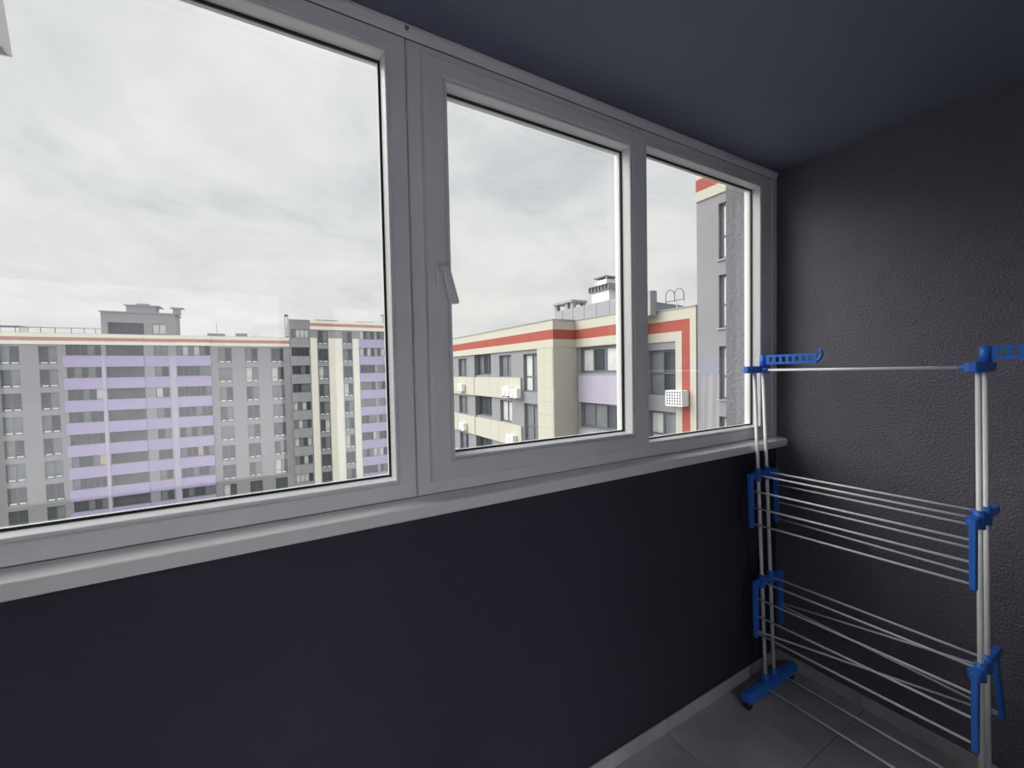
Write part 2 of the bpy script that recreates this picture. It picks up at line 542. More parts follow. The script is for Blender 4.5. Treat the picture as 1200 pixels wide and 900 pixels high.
for yy in (yl, yr):
    for xx in (XF, XB):
        rtube('pole', (xx, yy(0.075), 0.075), (xx, yy(1.55), 1.55), 0.0079)
    # foot bar on two casters
    yf = yy(0.07)
    ft = MB().prism([(-0.022, 0.0), (0.022, 0.0), (0.026, 0.012), (0.022, 0.034), (0.010, 0.042), (-0.010, 0.042), (-0.022, 0.034), (-0.026, 0.012)], 'x', -0.205, 0.205)
    fo = obj('foot', ft, 'rack_blue', rk, rp((-0.272, yf, 0.040)), bevel=0.006)
    for sx in (-0.18, 0.18):
        cw = MB().tube((0, -0.010, 0), (0, 0.010, 0), 0.020, 16)
        obj('caster', cw, 'rubber', fo, (sx, 0, -0.0195), bevel=0.003)
    for xx in (XF, XB):
        obj('socket', MB().tube((0, 0, 0), (0, 0, 0.045), 0.0145, 12), 'rack_blue', fo, (xx + 0.272, 0, 0.030), smooth=True)

# long rods at the foot and at the top
rtube('rod', (-0.330, yl(0.06) - 0.02, 0.058), (-0.330, yr(0.06) + 0.02, 0.058), 0.0045)
rtube('rod', (-0.180, yl(0.06) - 0.02, 0.058), (-0.180, yr(0.06) + 0.02, 0.058), 0.0045)
rtube('rod', (-0.290, yl(1.545) - 0.01, 1.543), (-0.290, yr(1.545) + 0.03, 1.545), 0.0058)


def top_joint(yy, side):
    y = yy(1.55)
    poly = [(-0.385, y - 0.010), (-0.370, y - 0.021), (-0.215, y - 0.021), (-0.200, y - 0.012), (-0.200, y + 0.012), (-0.215, y + 0.021), (-0.370, y + 0.021), (-0.385, y + 0.010)]
    mb = MB().prism([(p[0] + 0.28, p[1] - y) for p in poly], 'z', -0.016, 0.016)
    t = obj('top_joint', mb, 'rack_blue', rk, rp((-0.28, y, 1.546)), bevel=0.004)
    # rod socket
    dy = -1 if side == 'l' else 1
    obj('rod_socket', MB().tube((0, 0, 0), (0, dy * 0.034, 0), 0.0105, 12, 0.008), 'rack_blue', t, (-0.010, dy * 0.016, -0.002), smooth=True)
    # swivelling hook arm with seven holes
    hub = obj('hub', MB().tube((0, 0, 0), (0, 0, 0.056), 0.015, 16), 'rack_blue', t, (0.037, 0, 0.014), smooth=True)
    holes_ = [(0.030 + i * 0.027, 0.030 + i * 0.027 + 0.015, 0.010, 0.034) for i in range(7)]
    arm = MB()
    us = [0.008, 0.222]
    # two-sided perforated strip: sheet front and back
    arm.sheet(us, [0.0, 0.044], holes_, -0.005, 0.010)
    bk = MB().sheet(us, [0.0, 0.044], holes_, 0.005, 0.0)
    b0 = len(arm.v)
    arm.v += bk.v
    arm.f += [tuple(reversed([b0 + i for i in f])) for f in bk.f]
    ao = obj('hook_arm', arm, 'rack_blue', t, (0.037, 0, 0.024))
    ang = math.radians(-90 + (5 if side == 'l' else 4))
    ao.rotation_euler = (0, math.radians(-2.5), 0)
    ao.rotation_mode = 'ZYX'
    ao.rotation_euler = (0, math.radians(-2.0), ang)
    tip = MB().path([(0.214, 0, 0.010), (0.226, 0, 0.014), (0.236, 0, 0.026), (0.240, 0, 0.042), (0.236, 0, 0.054), (0.228, 0, 0.058)], 0.0065, 8)
    obj('hook_tip', tip, 'rack_blue', ao, smooth=True)
    return t


top_joint(yl, 'l')
top_joint(yr, 'r')


def wing_arm(p0, p1, name='wing_arm'):
    """flat blue strut from hinge p0 to tip p1, slightly bowed, thickness along y"""
    p0, p1 = Vector(p0), Vector(p1)
    d = p1 - p0
    ln = d.length
    mb = MB().prism([(-0.013, 0.012), (0.013, 0.012), (0.0145, -ln * 0.3), (0.012, -ln + 0.008), (0.006, -ln), (-0.006, -ln), (-0.012, -ln + 0.008), (-0.0145, -ln * 0.3)], 'y', -0.008, 0.008)
    o = obj(name, mb, 'rack_blue', rk, rp(p0), bevel=0.003)
    q = Vector((0, 0, -1)).rotation_difference(d.normalized())
    o.rotation_mode = 'QUATERNION'
    o.rotation_quaternion = q
    pin = obj('hinge_pin', MB().tube((0, -0.012, 0), (0, 0.012, 0), 0.0115, 12), 'rack_blue', o, smooth=True)
    return o


def tier(z, xf, xb, tipsF, tipsB, hingeB=None):
    for k, yy in enumerate((yl, yr)):
        y = yy(z)
        t = obj('tier_joint', B(xf + 0.28, (xb if k == 0 else xb + 0.045) + 0.28, -0.009, 0.009, -0.013, 0.013), 'rack_blue', rk, rp((-0.28, y, z)), bevel=0.004)
        for xx in (XF, XB):
            obj('sleeve', MB().tube((0, 0, -0.030), (0, 0, 0.030), 0.0145, 14), 'rack_blue', t, (xx + 0.28, 0, 0.0), smooth=True)
        for xx in (XF - 0.022, XB + 0.022):
            obj('clip', B(-0.012, 0.012, -0.012, 0.012, -0.020, 0.010), 'rack_blue', t, (xx + 0.28, (-0.012 if k == 0 else 0.012), 0.0), bevel=0.003)
        wing_arm((xf, y, z), tipsF[k])
        wing_arm(hingeB if (hingeB and k == 1) else (xb, y, z), tipsB[k])


tier(1.052, -0.378, -0.165, [(-0.384, yl(0.8), 0.815), (-0.386, yr(0.8), 0.838)], [(-0.168, yl(0.8), 0.798), (-0.240, yr(0.8) + 0.022, 0.815)], hingeB=(-0.236, yr(1.05) + 0.022, 1.052))
tier(0.552, -0.368, -0.155, [(-0.376, yl(0.3), 0.305), (-0.378, yr(0.3), 0.312)], [(-0.165, yl(0.3), 0.300), (-0.062, yr(0.3), 0.282)])
R4 = 0.0043


def rod(a, b):
    rtube('rod', a, b, R4, n=8)


# upper tier
rod((-0.240, yl(1.05) - 0.012, 1.055), (-0.240, yr(1.05) + 0.012, 1.060))
rod((-0.318, yl(1.05) - 0.012, 1.049), (-0.318, yr(1.05) + 0.012, 1.053))
for zl, zr in ((0.989, 0.998), (0.912, 0.927), (0.836, 0.857)):
    rod((-0.382, yl(zl), zl), (-0.384, yr(zr), zr))
for zl, zr in ((0.983, 1.008), (0.899, 0.928), (0.817, 0.841)):
    rod((-0.167, yl(zl), zl), (-0.238, yr(zr) + 0.022, zr))
# lower tier: the back wing hangs askew, its rods cross
rod((-0.240, yl(0.55) - 0.012, 0.553), (-0.240, yr(0.55) + 0.012, 0.564))
rod((-0.318, yl(0.55) - 0.012, 0.549), (-0.318, yr(0.55) + 0.012, 0.559))
for zl, zr in ((0.489, 0.500), (0.407, 0.419), (0.325, 0.337)):
    rod((-0.373, yl(zl), zl), (-0.376, yr(zr), zr))
rod((-0.161, yl(0.40), 0.402), (-0.125, yr(0.48), 0.481))
rod((-0.162, yl(0.39), 0.392), (-0.073, yr(0.31), 0.305))
rod((-0.374, yl(0.335), 0.335), (-0.070, yr(0.30), 0.297))

# ================================================================== OUTSIDE
G = -29.0
struct(obj('ground', B(-220, 220, 3, 300, G - 0.5, G), 'ground'), 'courtyard ground far below the balcony', 'ground')
PANES = ['f_pane'] * 7 + ['f_pane2'] * 4 + ['f_curtain'] * 1
cache = {}


def cached(key, fn):
    if key not in cache:
        cache[key] = fn()
    return cache[key]


def window(parent, u, y, z, wd, ht, leaves, transom=None, mats=PANES, fw=0.07, white=False, name='window'):
    """window with its lower left corner at (u, z) in the parent's axes, front towards -y; panes are sub-parts"""
    def mk():
        hl = []
        lw = (wd - fw) / leaves
        for i in range(leaves):
            x0, x1 = fw + i * lw, (i + 1) * lw
            if transom:
                hl.append((x0, x1, fw, transom)); hl.append((x0, x1, transom + fw * 0.8, ht - fw))
            else:
                hl.append((x0, x1, fw, ht - fw))
        return MB().sheet([0, wd], [0, ht], hl, 0.0, 0.07).mesh(name), hl
    me, hl = cached(('w', name, round(wd, 3), round(ht, 3), leaves, transom, fw), mk)
    o = obj(name, me, 'f_frame', parent, (u, y, z))
    for i in range(leaves):
        x0, x1 = fw + i * (wd - fw) / leaves, (i + 1) * (wd - fw) / leaves
        pm = cached(('p', round(x1 - x0, 3), round(ht - 2 * fw, 3)), lambda: B(0, x1 - x0, 0, 0.02, 0, ht - 2 * fw).mesh('pane'))
        obj('pane', pm, random.choice(mats), o, (x0, 0.045, fw))
    if white:
        for i in range(leaves):
            x0, x1 = fw + i * (wd - fw) / leaves, (i + 1) * (wd - fw) / leaves
            wm = cached(('wh', round(x1 - x0, 3)), lambda: B(0.12 * (x1 - x0), 0.88 * (x1 - x0), 0, 0.03, 0.0, 0.16).mesh('reflection_plate'))
            obj('reflection_plate', wm, 'f_white', o, (x0, 0.012, fw + 0.02))  # white plate standing in for a reflection low in each leaf
    return o


# ---------------------------------------------------------------- far long block
YF = 74.0
X0 = -20.0
far = tag(empty('apartment_block', (X0, YF, G)), 'long grey apartment block with lavender balconies and a roof storey, across the courtyard', 'building')


def fz(z): return z - G
def fx(x): return x - X0


PZ = 4.53            # top of the highest parapet; 2.9 m storeys below
NF = 10
wins = []
for c0, c1 in ((-33.5, -31.8), (-30.15, -28.45), (-26.80, -25.15), (-8.35, -6.68), (-5.0, -3.35), (-1.6, 0.08)):
    for k in range(NF):
        wins.append((c0, c1, 3.48 - 2.9 * k, 5.70 - 2.9 * k))
small = [(-15.6, -14.1, PZ - 2.9 * k + 0.02, PZ - 2.9 * k + 1.38) for k in range(NF)]
bays = [(-24.35, -21.0, 5), (-13.15, -9.25, 6)]
glz = [(a, b, PZ - 2.9 * k + 0.03, PZ - 2.9 * k + 1.42) for a, b, n in bays for k in range(NF)]
log = [(-20.55, -16.7, PZ - 2.9 * k + 0.0, PZ - 2.9 * k + 1.45) for k in range(NF)]
zlow = -26.0
H = [(fx(a), fx(b), fz(c), fz(d)) for a, b, c, d in wins + small + glz + log]
obj('wall', MB().sheet([fx(-46), fx(1.0)], [0, fz(5.98)], H, 0, 0.30), 'f_grey', far)
obj('core', B(fx(-46), fx(1.0), 0.30, 14, 0, fz(7.25)), 'f_dark', far)
for a, b, c, d in wins:
    window(far, fx(a), 0.12, fz(c), b - a, d - c, 2, transom=0.62, white=True)
for a, b, c, d in small:
    window(far, fx(a), 0.12, fz(c), b - a, d - c, 2)
for a, b, n in bays:
    for k in range(NF):
        window(far, fx(a), 0.10, fz(PZ - 2.9 * k + 0.03), b - a, 1.39, n, mats=PANES + ['f_curtain'] * 1 + (['f_warm'] if k == 5 else []), fw=0.06, name='balcony_glazing')
for k in range(NF):
    z1 = PZ - 2.9 * k
    z0 = z1 - 1.45
    for a, b, d in ((-24.62, -21.02, 0.16), (-20.60, -16.68, 0.16), (-13.20, -9.22, 0.45), (-16.66, -13.92, 0.06)):
        me = cached(('lav', round(b - a, 3), d), lambda: B(0, b - a, -d, 0.02, 0, 1.43).mesh('balcony_panel'))
        obj('balcony_panel', me, 'f_lav', far, (fx(a), 0, fz(z0)))
    me = cached(('logback',), lambda: MB().sheet([0, 3.85], [0, 1.45], [(0.5, 1.6, 0.0, 1.15), (2.1, 3.4, 0.15, 1.15)], 0, 0.03).mesh('loggia_back'))
    obj('loggia_back', me, 'f_dark', far, (fx(-20.55), 0.26, fz(z1)))
for a, b in ((-21.0, -20.62), (-13.90, -13.22)):
    obj('pilaster', B(fx(a), fx(b), -0.18, 0.02, 0, fz(4.53)), 'f_lavpale', far)
# cornice: cream, red, cream
for a, b in ((-46, -34.2), (-34.2, -24.6), (-24.6, -20.6), (-20.6, -16.65), (-16.65, -13.2), (-13.2, -9.2), (-9.2, 1.0)):
    d = 0.45 if a == -13.2 else (0.16 if -24.7 < a < -16.7 else 0.08)
    obj('cornice', B(fx(a), fx(b), -d, 0.3, fz(6.88), fz(7.38)), 'f_cream', far)
    obj('red_band', B(fx(a), fx(b), -d + 0.02, 0.3, fz(6.42), fz(6.88)), 'f_redfar', far)
    obj('cornice', B(fx(a), fx(b), -d, 0.3, fz(5.97), fz(6.42)), 'f_cream', far)
obj('parapet_cap', B(fx(-46), fx(1.0), 0.3, 0.7, fz(7.25), fz(7.45)), 'roof', far)
# roof storey
pent = obj('roof_storey', MB().sheet([fx(-20.95), fx(-13.2)], [fz(7.38), fz(10.35)], [(fx(-20.3), fx(-16.6), fz(7.45), fz(9.0)), (fx(-15.75), fx(-14.2), fz(7.5), fz(8.95))], 0.2, 0.6), 'f_grey', far)
obj('storey_core', B(fx(-20.95), fx(-13.2), 0.8, 4.2, fz(7.3), fz(10.34)), 'f_grey', far)
obj('storey_roof', B(fx(-21.1), fx(-13.0), 0.05, 4.3, fz(10.35), fz(10.48)), 'roof', far)
obj('loggia_back', B(fx(-20.3), fx(-16.6), 0.62, 0.7, fz(7.45), fz(9.0)), 'f_dark', far)
window(far, fx(-15.75), 0.3, fz(7.5), 1.55, 1.45, 2, mats=['f_curtain', 'f_pane2'])
obj('roof_vent', B(fx(-18.75), fx(-15.6), 2.0, 4.5, fz(10.48), fz(11.55)), 'f_dkgrey', far)
obj('vent_cover', B(fx(-18.95), fx(-15.1), 1.8, 4.7, fz(11.55), fz(11.68)), 'roof', far)
obj('vent_cover', B(fx(-17.6), fx(-16.3), 2.0, 4.0, fz(11.68), fz(11.9)), 'roof', far)
obj('roof_vent', B(fx(-13.5), fx(-12.7), 1.0, 2.0, fz(10.48), fz(11.3)), 'f_grey', far)
obj('vent_cover', B(fx(-13.8), fx(-12.3), 0.8, 2.2, fz(11.3), fz(11.42)), 'roof', far)
obj('roof_vent', B(fx(-9.7), fx(-7.6), 2, 3.5, fz(7.4), fz(7.95)), 'f_dkgrey', far)
obj('roof_vent', B(fx(-6.2), fx(-4.7), 2, 3.5, fz(7.4), fz(8.05)), 'f_dkgrey', far)
obj('roof_vent', B(fx(-4.0), fx(-2.9), 2, 3.0, fz(7.4), fz(7.8)), 'f_white', far)
for x in (-30.6, -29.0, -27.9, -26.8, -25.5, -24.0, -22.8, -21.7):
    me = cached(('post',), lambda: B(-0.03, 0.03, -0.03, 0.03, 0, 0.75).mesh('railing_post'))
    obj('railing_post', me, 'f_frame', far, (fx(x), 1.0, fz(7.44)))
obj('railing_bar', B(fx(-31), fx(-21.2), 0.97, 1.03, fz(8.12), fz(8.19)), 'f_frame', far)
obj('vent_cover', B(fx(-31.5), fx(-28.7), 1.6, 3.4, fz(8.25), fz(8.36)), 'roof', far)
for x in (-31.3, -29.0):
    obj('vent_post', B(fx(x), fx(x + 0.25), 1.8, 3.2, fz(7.44), fz(8.25)), 'f_white', far)
obj('antenna_mast', B(fx(-8.6), fx(-8.55), 2.4, 2.45, fz(7.9), fz(9.6)), 'f_frame', far)

# ---------------------------------------------------------------- far taller block
X1 = 10.0
tw = tag(empty('apartment_tower', (X1, YF, G)), 'taller apartment block with vertical cream strips and lavender balconies', 'building')
def tx(x): return x - X1


PT = 7.34
XE = 20.0
wins = [(a, b, 6.38 - 2.9 * k, 8.60 - 2.9 * k) for a, b in ((5.1, 6.58), (8.9, 10.36)) for k in range(NF + 1)]
glzg = [(1.25, 3.78, PT - 2.9 * k + 0.04, PT - 2.9 * k + 1.42) for k in range(NF + 1)]
glzl = [(a, b, PT - 2.9 * k + 0.03, PT - 2.9 * k + 1.42) for a, b in ((11.6, 14.05), (14.45, 17.0), (17.4, 19.8)) for k in range(NF + 1)]
H = [(tx(a), tx(b), fz(c), fz(d)) for a, b, c, d in wins + glzg + glzl]
obj('wall', MB().sheet([tx(1.02), tx(XE)], [0, fz(10.2)], H, 0, 0.30), 'f_grey', tw)
obj('core', B(tx(1.02), tx(XE), 0.30, 14, 0, fz(10.1)), 'f_dkgrey', tw)
for a, b, c, d in wins:
    window(tw, tx(a), 0.12, fz(c), b - a, d - c, 2, transom=0.6, white=True)
for a, b, c, d in glzg:
    window(tw, tx(a), 0.1, fz(c), b - a, d - c, 4, mats=PANES + ['f_curtain'] * 3, fw=0.06, name='balcony_glazing')
for a, b, c, d in glzl:
    window(tw, tx(a), 0.1, fz(c), b - a, d - c, 4, mats=PANES, fw=0.06, name='balcony_glazing')
for k in range(NF + 1):
    z0 = PT - 2.9 * k - 1.44
    for a, b, m in ((1.12, 3.85, 'f_dkgrey'), (11.45, 14.22, 'f_lav'), (14.24, 17.18, 'f_lav'), (17.2, XE, 'f_lav')):
        me = cached(('tlav', round(b - a, 3)), lambda: B(0, b - a, -0.14, 0.02, 0, 1.43).mesh('balcony_panel'))
        obj('balcony_panel', me, m, tw, (tx(a), 0, fz(z0)))
for a, b in ((3.98, 4.95), (6.68, 8.78), (10.46, 11.44)):
    obj('cream_strip', B(tx(a), tx(b), -0.10, 0.02, 0, fz(7.42)), 'f_cream', tw)
for a, b in ((4.0, 11.44), (11.44, XE)):
    d = 0.12 if a < 5 else 0.2
    obj('cornice', B(tx(a), tx(b), -d, 0.3, fz(9.80), fz(10.25)), 'f_cream', tw)
    obj('red_band', B(tx(a), tx(b), -d + 0.02, 0.3, fz(9.33), fz(9.80)), 'f_redfar', tw)
    obj('cornice', B(tx(a), tx(b), -d, 0.3, fz(8.78), fz(9.33)), 'f_cream', tw)
obj('parapet_cap', B(tx(1.0), tx(4.0), -0.05, 0.4, fz(10.2), fz(10.3)), 'roof', tw)
obj('roof_vent', B(tx(5.0), tx(8.4), 1.5, 4, fz(10.1), fz(10.6)), 'f_dkgrey', tw)
obj('roof_vent', B(tx(11.5), tx(14.3), 1.5, 4, fz(10.1), fz(10.55)), 'f_dkgrey', tw)
obj('chimney', B(tx(15.9), tx(16.9), 1.0, 2.0, fz(10.1), fz(11.4)), 'f_grey', tw)
obj('vent_cover', B(tx(15.7), tx(17.1), 0.8, 2.2, fz(11.75), fz(11.9)), 'f_grey', tw)
for x in (16.0, 16.7):
    obj('vent_post', B(tx(x), tx(x + 0.1), 1.1, 1.9, fz(11.4), fz(11.75)), 'f_grey', tw)
obj('roof_ladder', MB().sheet([0, 0.5], [0, 3.6], [(0.05, 0.45, 0.12 + i * 0.35, 0.40 + i * 0.35) for i in range(9)], 0, 0.05), 'f_frame', tw, (tx(0.45), 0.6, fz(7.5)))

# ---------------------------------------------------------------- cream stepped building on the right
# local axes: +x runs towards the camera (world -y), +y runs into the house (world +x)
cb = tag(empty('cream_building', (10.9, 17.0, G), -math.pi / 2), 'cream apartment house with red cornice stepping towards the balcony', 'building')
def cu(y): return 17.0 - y


YEND = 35.0
f1 = []
NR = 4
small1 = [(cu(29.85), cu(28.2), 1.17, 2.55), (cu(23.05), cu(21.5), 1.16, 2.54)]
logg = (cu(26.70), cu(24.25), 1.26, 2.72)
tall = (cu(20.07), cu(18.46), 0.28, 2.50)
extra = [(cu(33.5), cu(32.0), 1.17, 2.55)]
H = []
for k in range(NR):
    for a, b, c, d in small1 + [logg, tall] + extra:
        H.append((a, b, fz(c - 2.9 * k), fz(d - 2.9 * k)))
obj('wall', MB().sheet([cu(YEND), 0.0], [0, fz(2.80)], H, 0, 0.35), 'r_grey', cb)
obj('core', B(cu(YEND), 0.0, 0.35, 13, 0, fz(4.0)), 'f_dkgrey', cb)
for k in range(NR):
    dz = -2.9 * k
    for a, b, c, d in small1 + extra:
        window(cb, a, 0.16, fz(c + dz), b - a, d - c, 2, mats=['f_pane', 'f_pane2', 'f_pane2', 'f_curtain'], fw=0.09)
    a, b, c, d = logg
    window(cb, a, 0.28, fz(c + dz), b - a, d - c, 3, mats=['f_pane', 'f_pane', 'f_pane2'], fw=0.10, name='balcony_glazing')
    a, b, c, d = tall
    window(cb, a, 0.14, fz(c + dz), b - a, d - c, 2, transom=0.85, mats=['f_pane2', 'f_curtain', 'f_pane2'], fw=0.10)
    # cream spandrel panels, jointed
    ys = [33.4 + 1.6, 31.6, 29.9, 28.2, 26.72, 26.64, 24.25, 23.05, 21.5, 20.22]
    for i in range(len(ys) - 1):
        if abs(ys[i] - 26.72) < 0.01:
            continue
        wd = ys[i] - ys[i + 1] - 0.015
        me = cached(('sp', round(wd, 3)), lambda: B(0, wd, -0.14, 0.01, 0, 1.31).mesh('spandrel_panel'))
        obj('spandrel_panel', me, 'r_cream', cb, (cu(ys[i]), 0, fz(-0.20 + dz)))
# expansion pipe
obj('drain_pipe', MB().tube((cu(26.68), -0.06, 0), (cu(26.68), -0.06, fz(2.74)), 0.04, 8), 'f_frame', cb)
# cream corner: face and return, in panels
zrow = [2.74 - 0.725 * i for i in range(16)]
for i in range(len(zrow) - 1):
    z1, z0 = zrow[i], zrow[i + 1]
    for a, b in ((cu(18.44), cu(17.73)), (cu(17.73), 0.10)):
        me = cached(('cp', round(b - a, 3)), lambda: B(0, b - a - 0.006, -0.10, 0.01, 0, 0.719).mesh('cladding_panel'))
        obj('cladding_panel', me, 'r_cream', cb, (a, 0, fz(z0)))
    for a, b in ((-0.10, 0.70), (0.70, 1.50)):
        me = cached(('cq', round(b - a, 3)), lambda: B(-0.01, 0.10, 0, b - a - 0.006, 0, 0.719).mesh('cladding_panel'))
        obj('cladding_panel', me, 'r_cream', cb, (0.0 + (0.001), a, fz(z0)))
# stepped second and third faces
w2x = (cu(16.62), cu(13.82))
H = [(w2x[0], w2x[1], fz(1.34 - 2.9 * k), fz(2.70 - 2.9 * k)) for k in range(NR)]
obj('wall', MB().sheet([0.0, cu(13.30)], [0, fz(2.76)], H, 1.5, 0.35), 'r_grey', cb)
obj('core', B(0.0, cu(13.30), 1.85, 13, 0, fz(4.0)), 'f_dkgrey', cb)
obj('side_wall', B(cu(13.30) - 0.02, cu(13.30), 1.5, 2.9, 0, fz(4.0)), 'r_grey', cb)
w3x = (cu(13.18), cu(11.58))
H = [(w3x[0], w3x[1], fz(0.25 - 2.9 * k), fz(2.38 - 2.9 * k)) for k in range(NR)]
obj('wall', MB().sheet([cu(13.30), cu(10.50)], [0, fz(2.76)], H, 2.9, 0.35), 'r_grey', cb)
obj('core', B(cu(13.30), cu(10.50), 3.25, 13, 0, fz(4.0)), 'f_dkgrey', cb)
for k in range(NR):
    dz = -2.9 * k
    window(cb, w2x[0], 1.5 + 0.12, fz(1.34 + dz), w2x[1] - w2x[0], 1.36, 3, mats=['f_curtain', 'f_curtain', 'f_pane'] if k == 0 else ['f_pane', 'f_pane2'], fw=0.13, name='balcony_glazing')
    obj('balcony_panel', B(cu(16.72), cu(13.80), 1.5 - 0.10, 1.51, fz(-0.22 + dz), fz(1.22 + dz)), 'f_lav2', cb)
    window(cb, w3x[0], 2.9 + 0.12, fz(0.25 + dz), w3x[1] - w3x[0], 2.13, 2, transom=1.0, mats=['f_pane', 'f_pane2'] if k == 0 else ['f_pane2', 'f_curtain'], fw=0.10)
# cornices, face by face: (u0, u1, ly)
def cornice(u0, u1, ly, d=0.16, x0=None):
    obj('cornice', B(u0, u1, ly - d, ly + 0.3, fz(3.68), fz(4.18)), 'r_cream', cb)
    obj('red_band', B(u0, u1, ly - d + 0.012, ly + 0.3, fz(3.17), fz(3.68)), 'f_red', cb)
    obj('cornice', B(u0, u1, ly - d, ly + 0.3, fz(2.74), fz(3.17)), 'r_cream', cb)
    obj('parapet_cap', B(u0, u1, ly - d - 0.04, ly + 0.35, fz(4.18), fz(4.23)), 'roof', cb)


for a, b in ((cu(YEND), cu(29.0)), (cu(29.0), cu(23.0)), (cu(23.0), 0.11)):
    cornice(a, b, 0.0, 0.11)
# return of the first step
obj('cornice', B(0.0, 0.11, 0.30, 1.4, fz(3.68), fz(4.18)), 'r_cream', cb)
obj('red_band', B(0.0, 0.098, 0.30, 1.4, fz(3.17), fz(3.68)), 'f_red', cb)
obj('cornice', B(0.0, 0.11, 0.30, 1.4, fz(2.74), fz(3.17)), 'r_cream', cb)
obj('parapet_cap', B(0.0, 0.15, 0.35, 1.4, fz(4.18), fz(4.23)), 'roof', cb)
cornice(0.0, cu(13.28), 1.5, 0.11)
cornice(cu(13.28), cu(11.22), 2.9, 0.06)
# portal frame of the third face
U = cu
obj('cornice', B(U(11.22), U(10.50), 2.84, 3.2, fz(3.68), fz(4.18)), 'r_cream', cb)
obj('parapet_cap', B(U(11.22), U(10.50), 2.80, 3.25, fz(4.18), fz(4.23)), 'roof', cb)
obj('red_band', B(U(11.22), U(10.80), 2.852, 3.2, fz(-12), fz(3.68)), 'f_red', cb)
obj('cream_strip', B(U(10.80), U(10.50), 2.84, 3.2, fz(-12), fz(3.68)), 'r_cream', cb)
obj('cream_strip', B(U(11.56), U(11.22), 2.84, 2.91, fz(-12), fz(2.74)), 'r_cream', cb)
# roof: sheet-clad housings, chimney, cage ladder
obj('roof_housing', B(cu(20.0), cu(12.5), 2.3, 2.7, fz(4.0), fz(5.12)), 'roof', cb)
for y in (19.2, 18.2, 17.2, 16.2, 15.2, 14.2, 13.4):
    me = cached(('seam',), lambda: B(-0.015, 0.015, -0.02, 0.0, 0, 0.88).mesh('sheet_seam'))
    obj('sheet_seam', me, 'roof', cb, (cu(y), 2.3, fz(4.23)))
for y, l in ((20.0, 2.3), (18.95, 2.3), (18.45, 2.3), (18.45, 3.05)):
    obj('canopy_post', B(cu(y), cu(y) + 0.25, l, l + 0.25, fz(5.12), fz(5.47)), 'roof', cb)
obj('canopy', B(cu(20.05), cu(18.15), 2.2, 3.35, fz(5.47), fz(5.60)), 'roof', cb)
chm = obj('chimney', B(cu(17.35), cu(15.95), 3.0, 4.0, fz(4.0), fz(5.86)), 'f_white', cb)
obj('chimney_band', MB().sheet([cu(17.50), cu(15.80)], [fz(5.86), fz(6.18)], [(cu(17.44) + i * 0.27, cu(17.44) + i * 0.27 + 0.21, fz(5.90), fz(6.14)) for i in range(6)], 2.88, 0.08), 'f_frame', chm)
obj('chimney_band', B(cu(17.50), cu(15.80), 2.96, 4.1, fz(5.86), fz(6.18)), 'r_grey', chm)
for a, b in ((17.1, 3.05), (16.2, 3.05), (17.1, 3.85), (16.2, 3.85)):
    obj('cage_post', MB().tube((cu(a), b, fz(6.18)), (cu(a), b, fz(6.60)), 0.03, 6), 'f_white', chm)
obj('cage_panel', B(cu(17.05), cu(16.25), 3.1, 3.8, fz(6.18), fz(6.50)), 'f_white', chm)
obj('chimney_cap', B(cu(17.15), cu(16.15), 2.95, 3.95, fz(6.60), fz(6.66)), 'r_grey', chm)
obj('roof_housing', B(cu(13.9), cu(13.2), 3.2, 3.56, fz(4.0), fz(5.34)), 'roof', cb)
obj('parapet_wall', MB().prism([(3.5, fz(4.0)), (7.5, fz(4.0)), (7.5, fz(4.70)), (3.5, fz(4.82))], 'x', cu(13.5), cu(13.3)), 'roof', cb)
# roof access ladder with hoops
lad = MB()
for yy in (11.95, 11.55):
    lad = MB().tube((cu(yy), 3.45, fz(4.0)), (cu(yy), 3.45, fz(4.95)), 0.02, 6)
    obj('ladder_rail', lad, 'f_white', cb)
for z in (4.1, 4.32, 4.54):
    obj('ladder_rung', MB().tube((cu(11.95), 3.45, fz(z)), (cu(11.55), 3.45, fz(z)), 0.015, 6), 'f_white', cb)
for yo in (12.45, 11.95, 11.5):
    pts = [(cu(yo) + 0.35 - 0.35, 3.3, fz(4.62))]
    hp = [(cu(yo), 3.3 , fz(4.60)), (cu(yo), 3.3, fz(4.95)), (cu(yo) + 0.05, 3.3, fz(5.08)), (cu(yo) + 0.14, 3.3, fz(5.16)), (cu(yo) + 0.28, 3.32, fz(5.18)), (cu(yo) + 0.40, 3.34, fz(5.10)), (cu(yo) + 0.45, 3.36, fz(4.95)), (cu(yo) + 0.45, 3.36, fz(4.60))]
    if yo != 11.5:
        obj('ladder_hoop', MB().path(hp, 0.018, 6), 'f_frame', cb)
obj('ladder_hoop', MB().path([(cu(12.45), 3.3, fz(4.66)), (cu(12.0), 3.3, fz(4.66)), (cu(11.5), 3.36, fz(4.66))], 0.018, 6), 'f_frame', cb)

# ---------------------------------------------------------------- grey wing beside it
gw = tag(empty('grey_wing', (13.8, 10.48, G), -math.pi / 2), 'tall grey wing with narrow windows and red striped cornice beyond the narrow pane', 'building')
H = [(1.01, 2.4, fz(a), fz(b)) for a, b in ((5.90, 8.16), (3.12, 5.28), (0.21, 2.38), (-2.69, -0.50), (-5.6, -3.4))]
H += [(5.2, 6.8, a, b) for _, _, a, b in H]
obj('wall', MB().sheet([0.0, 10.1], [0, fz(8.55)], H, 0, 0.30), 'r_grey', gw)
obj('core', B(0.0, 10.1, 0.30, 12, 0, fz(10.0)), 'r_grey', gw)
for a, b, c, d in H:
    window(gw, a, 0.14, c, b - a, d - c, 2, transom=0.9, mats=['f_pane2', 'f_curtain', 'f_pane2'], fw=0.10)
    obj('window_ledge', B(a - 0.06, b + 0.06, -0.07, 0.05, c - 0.06, c), 'roof', gw)
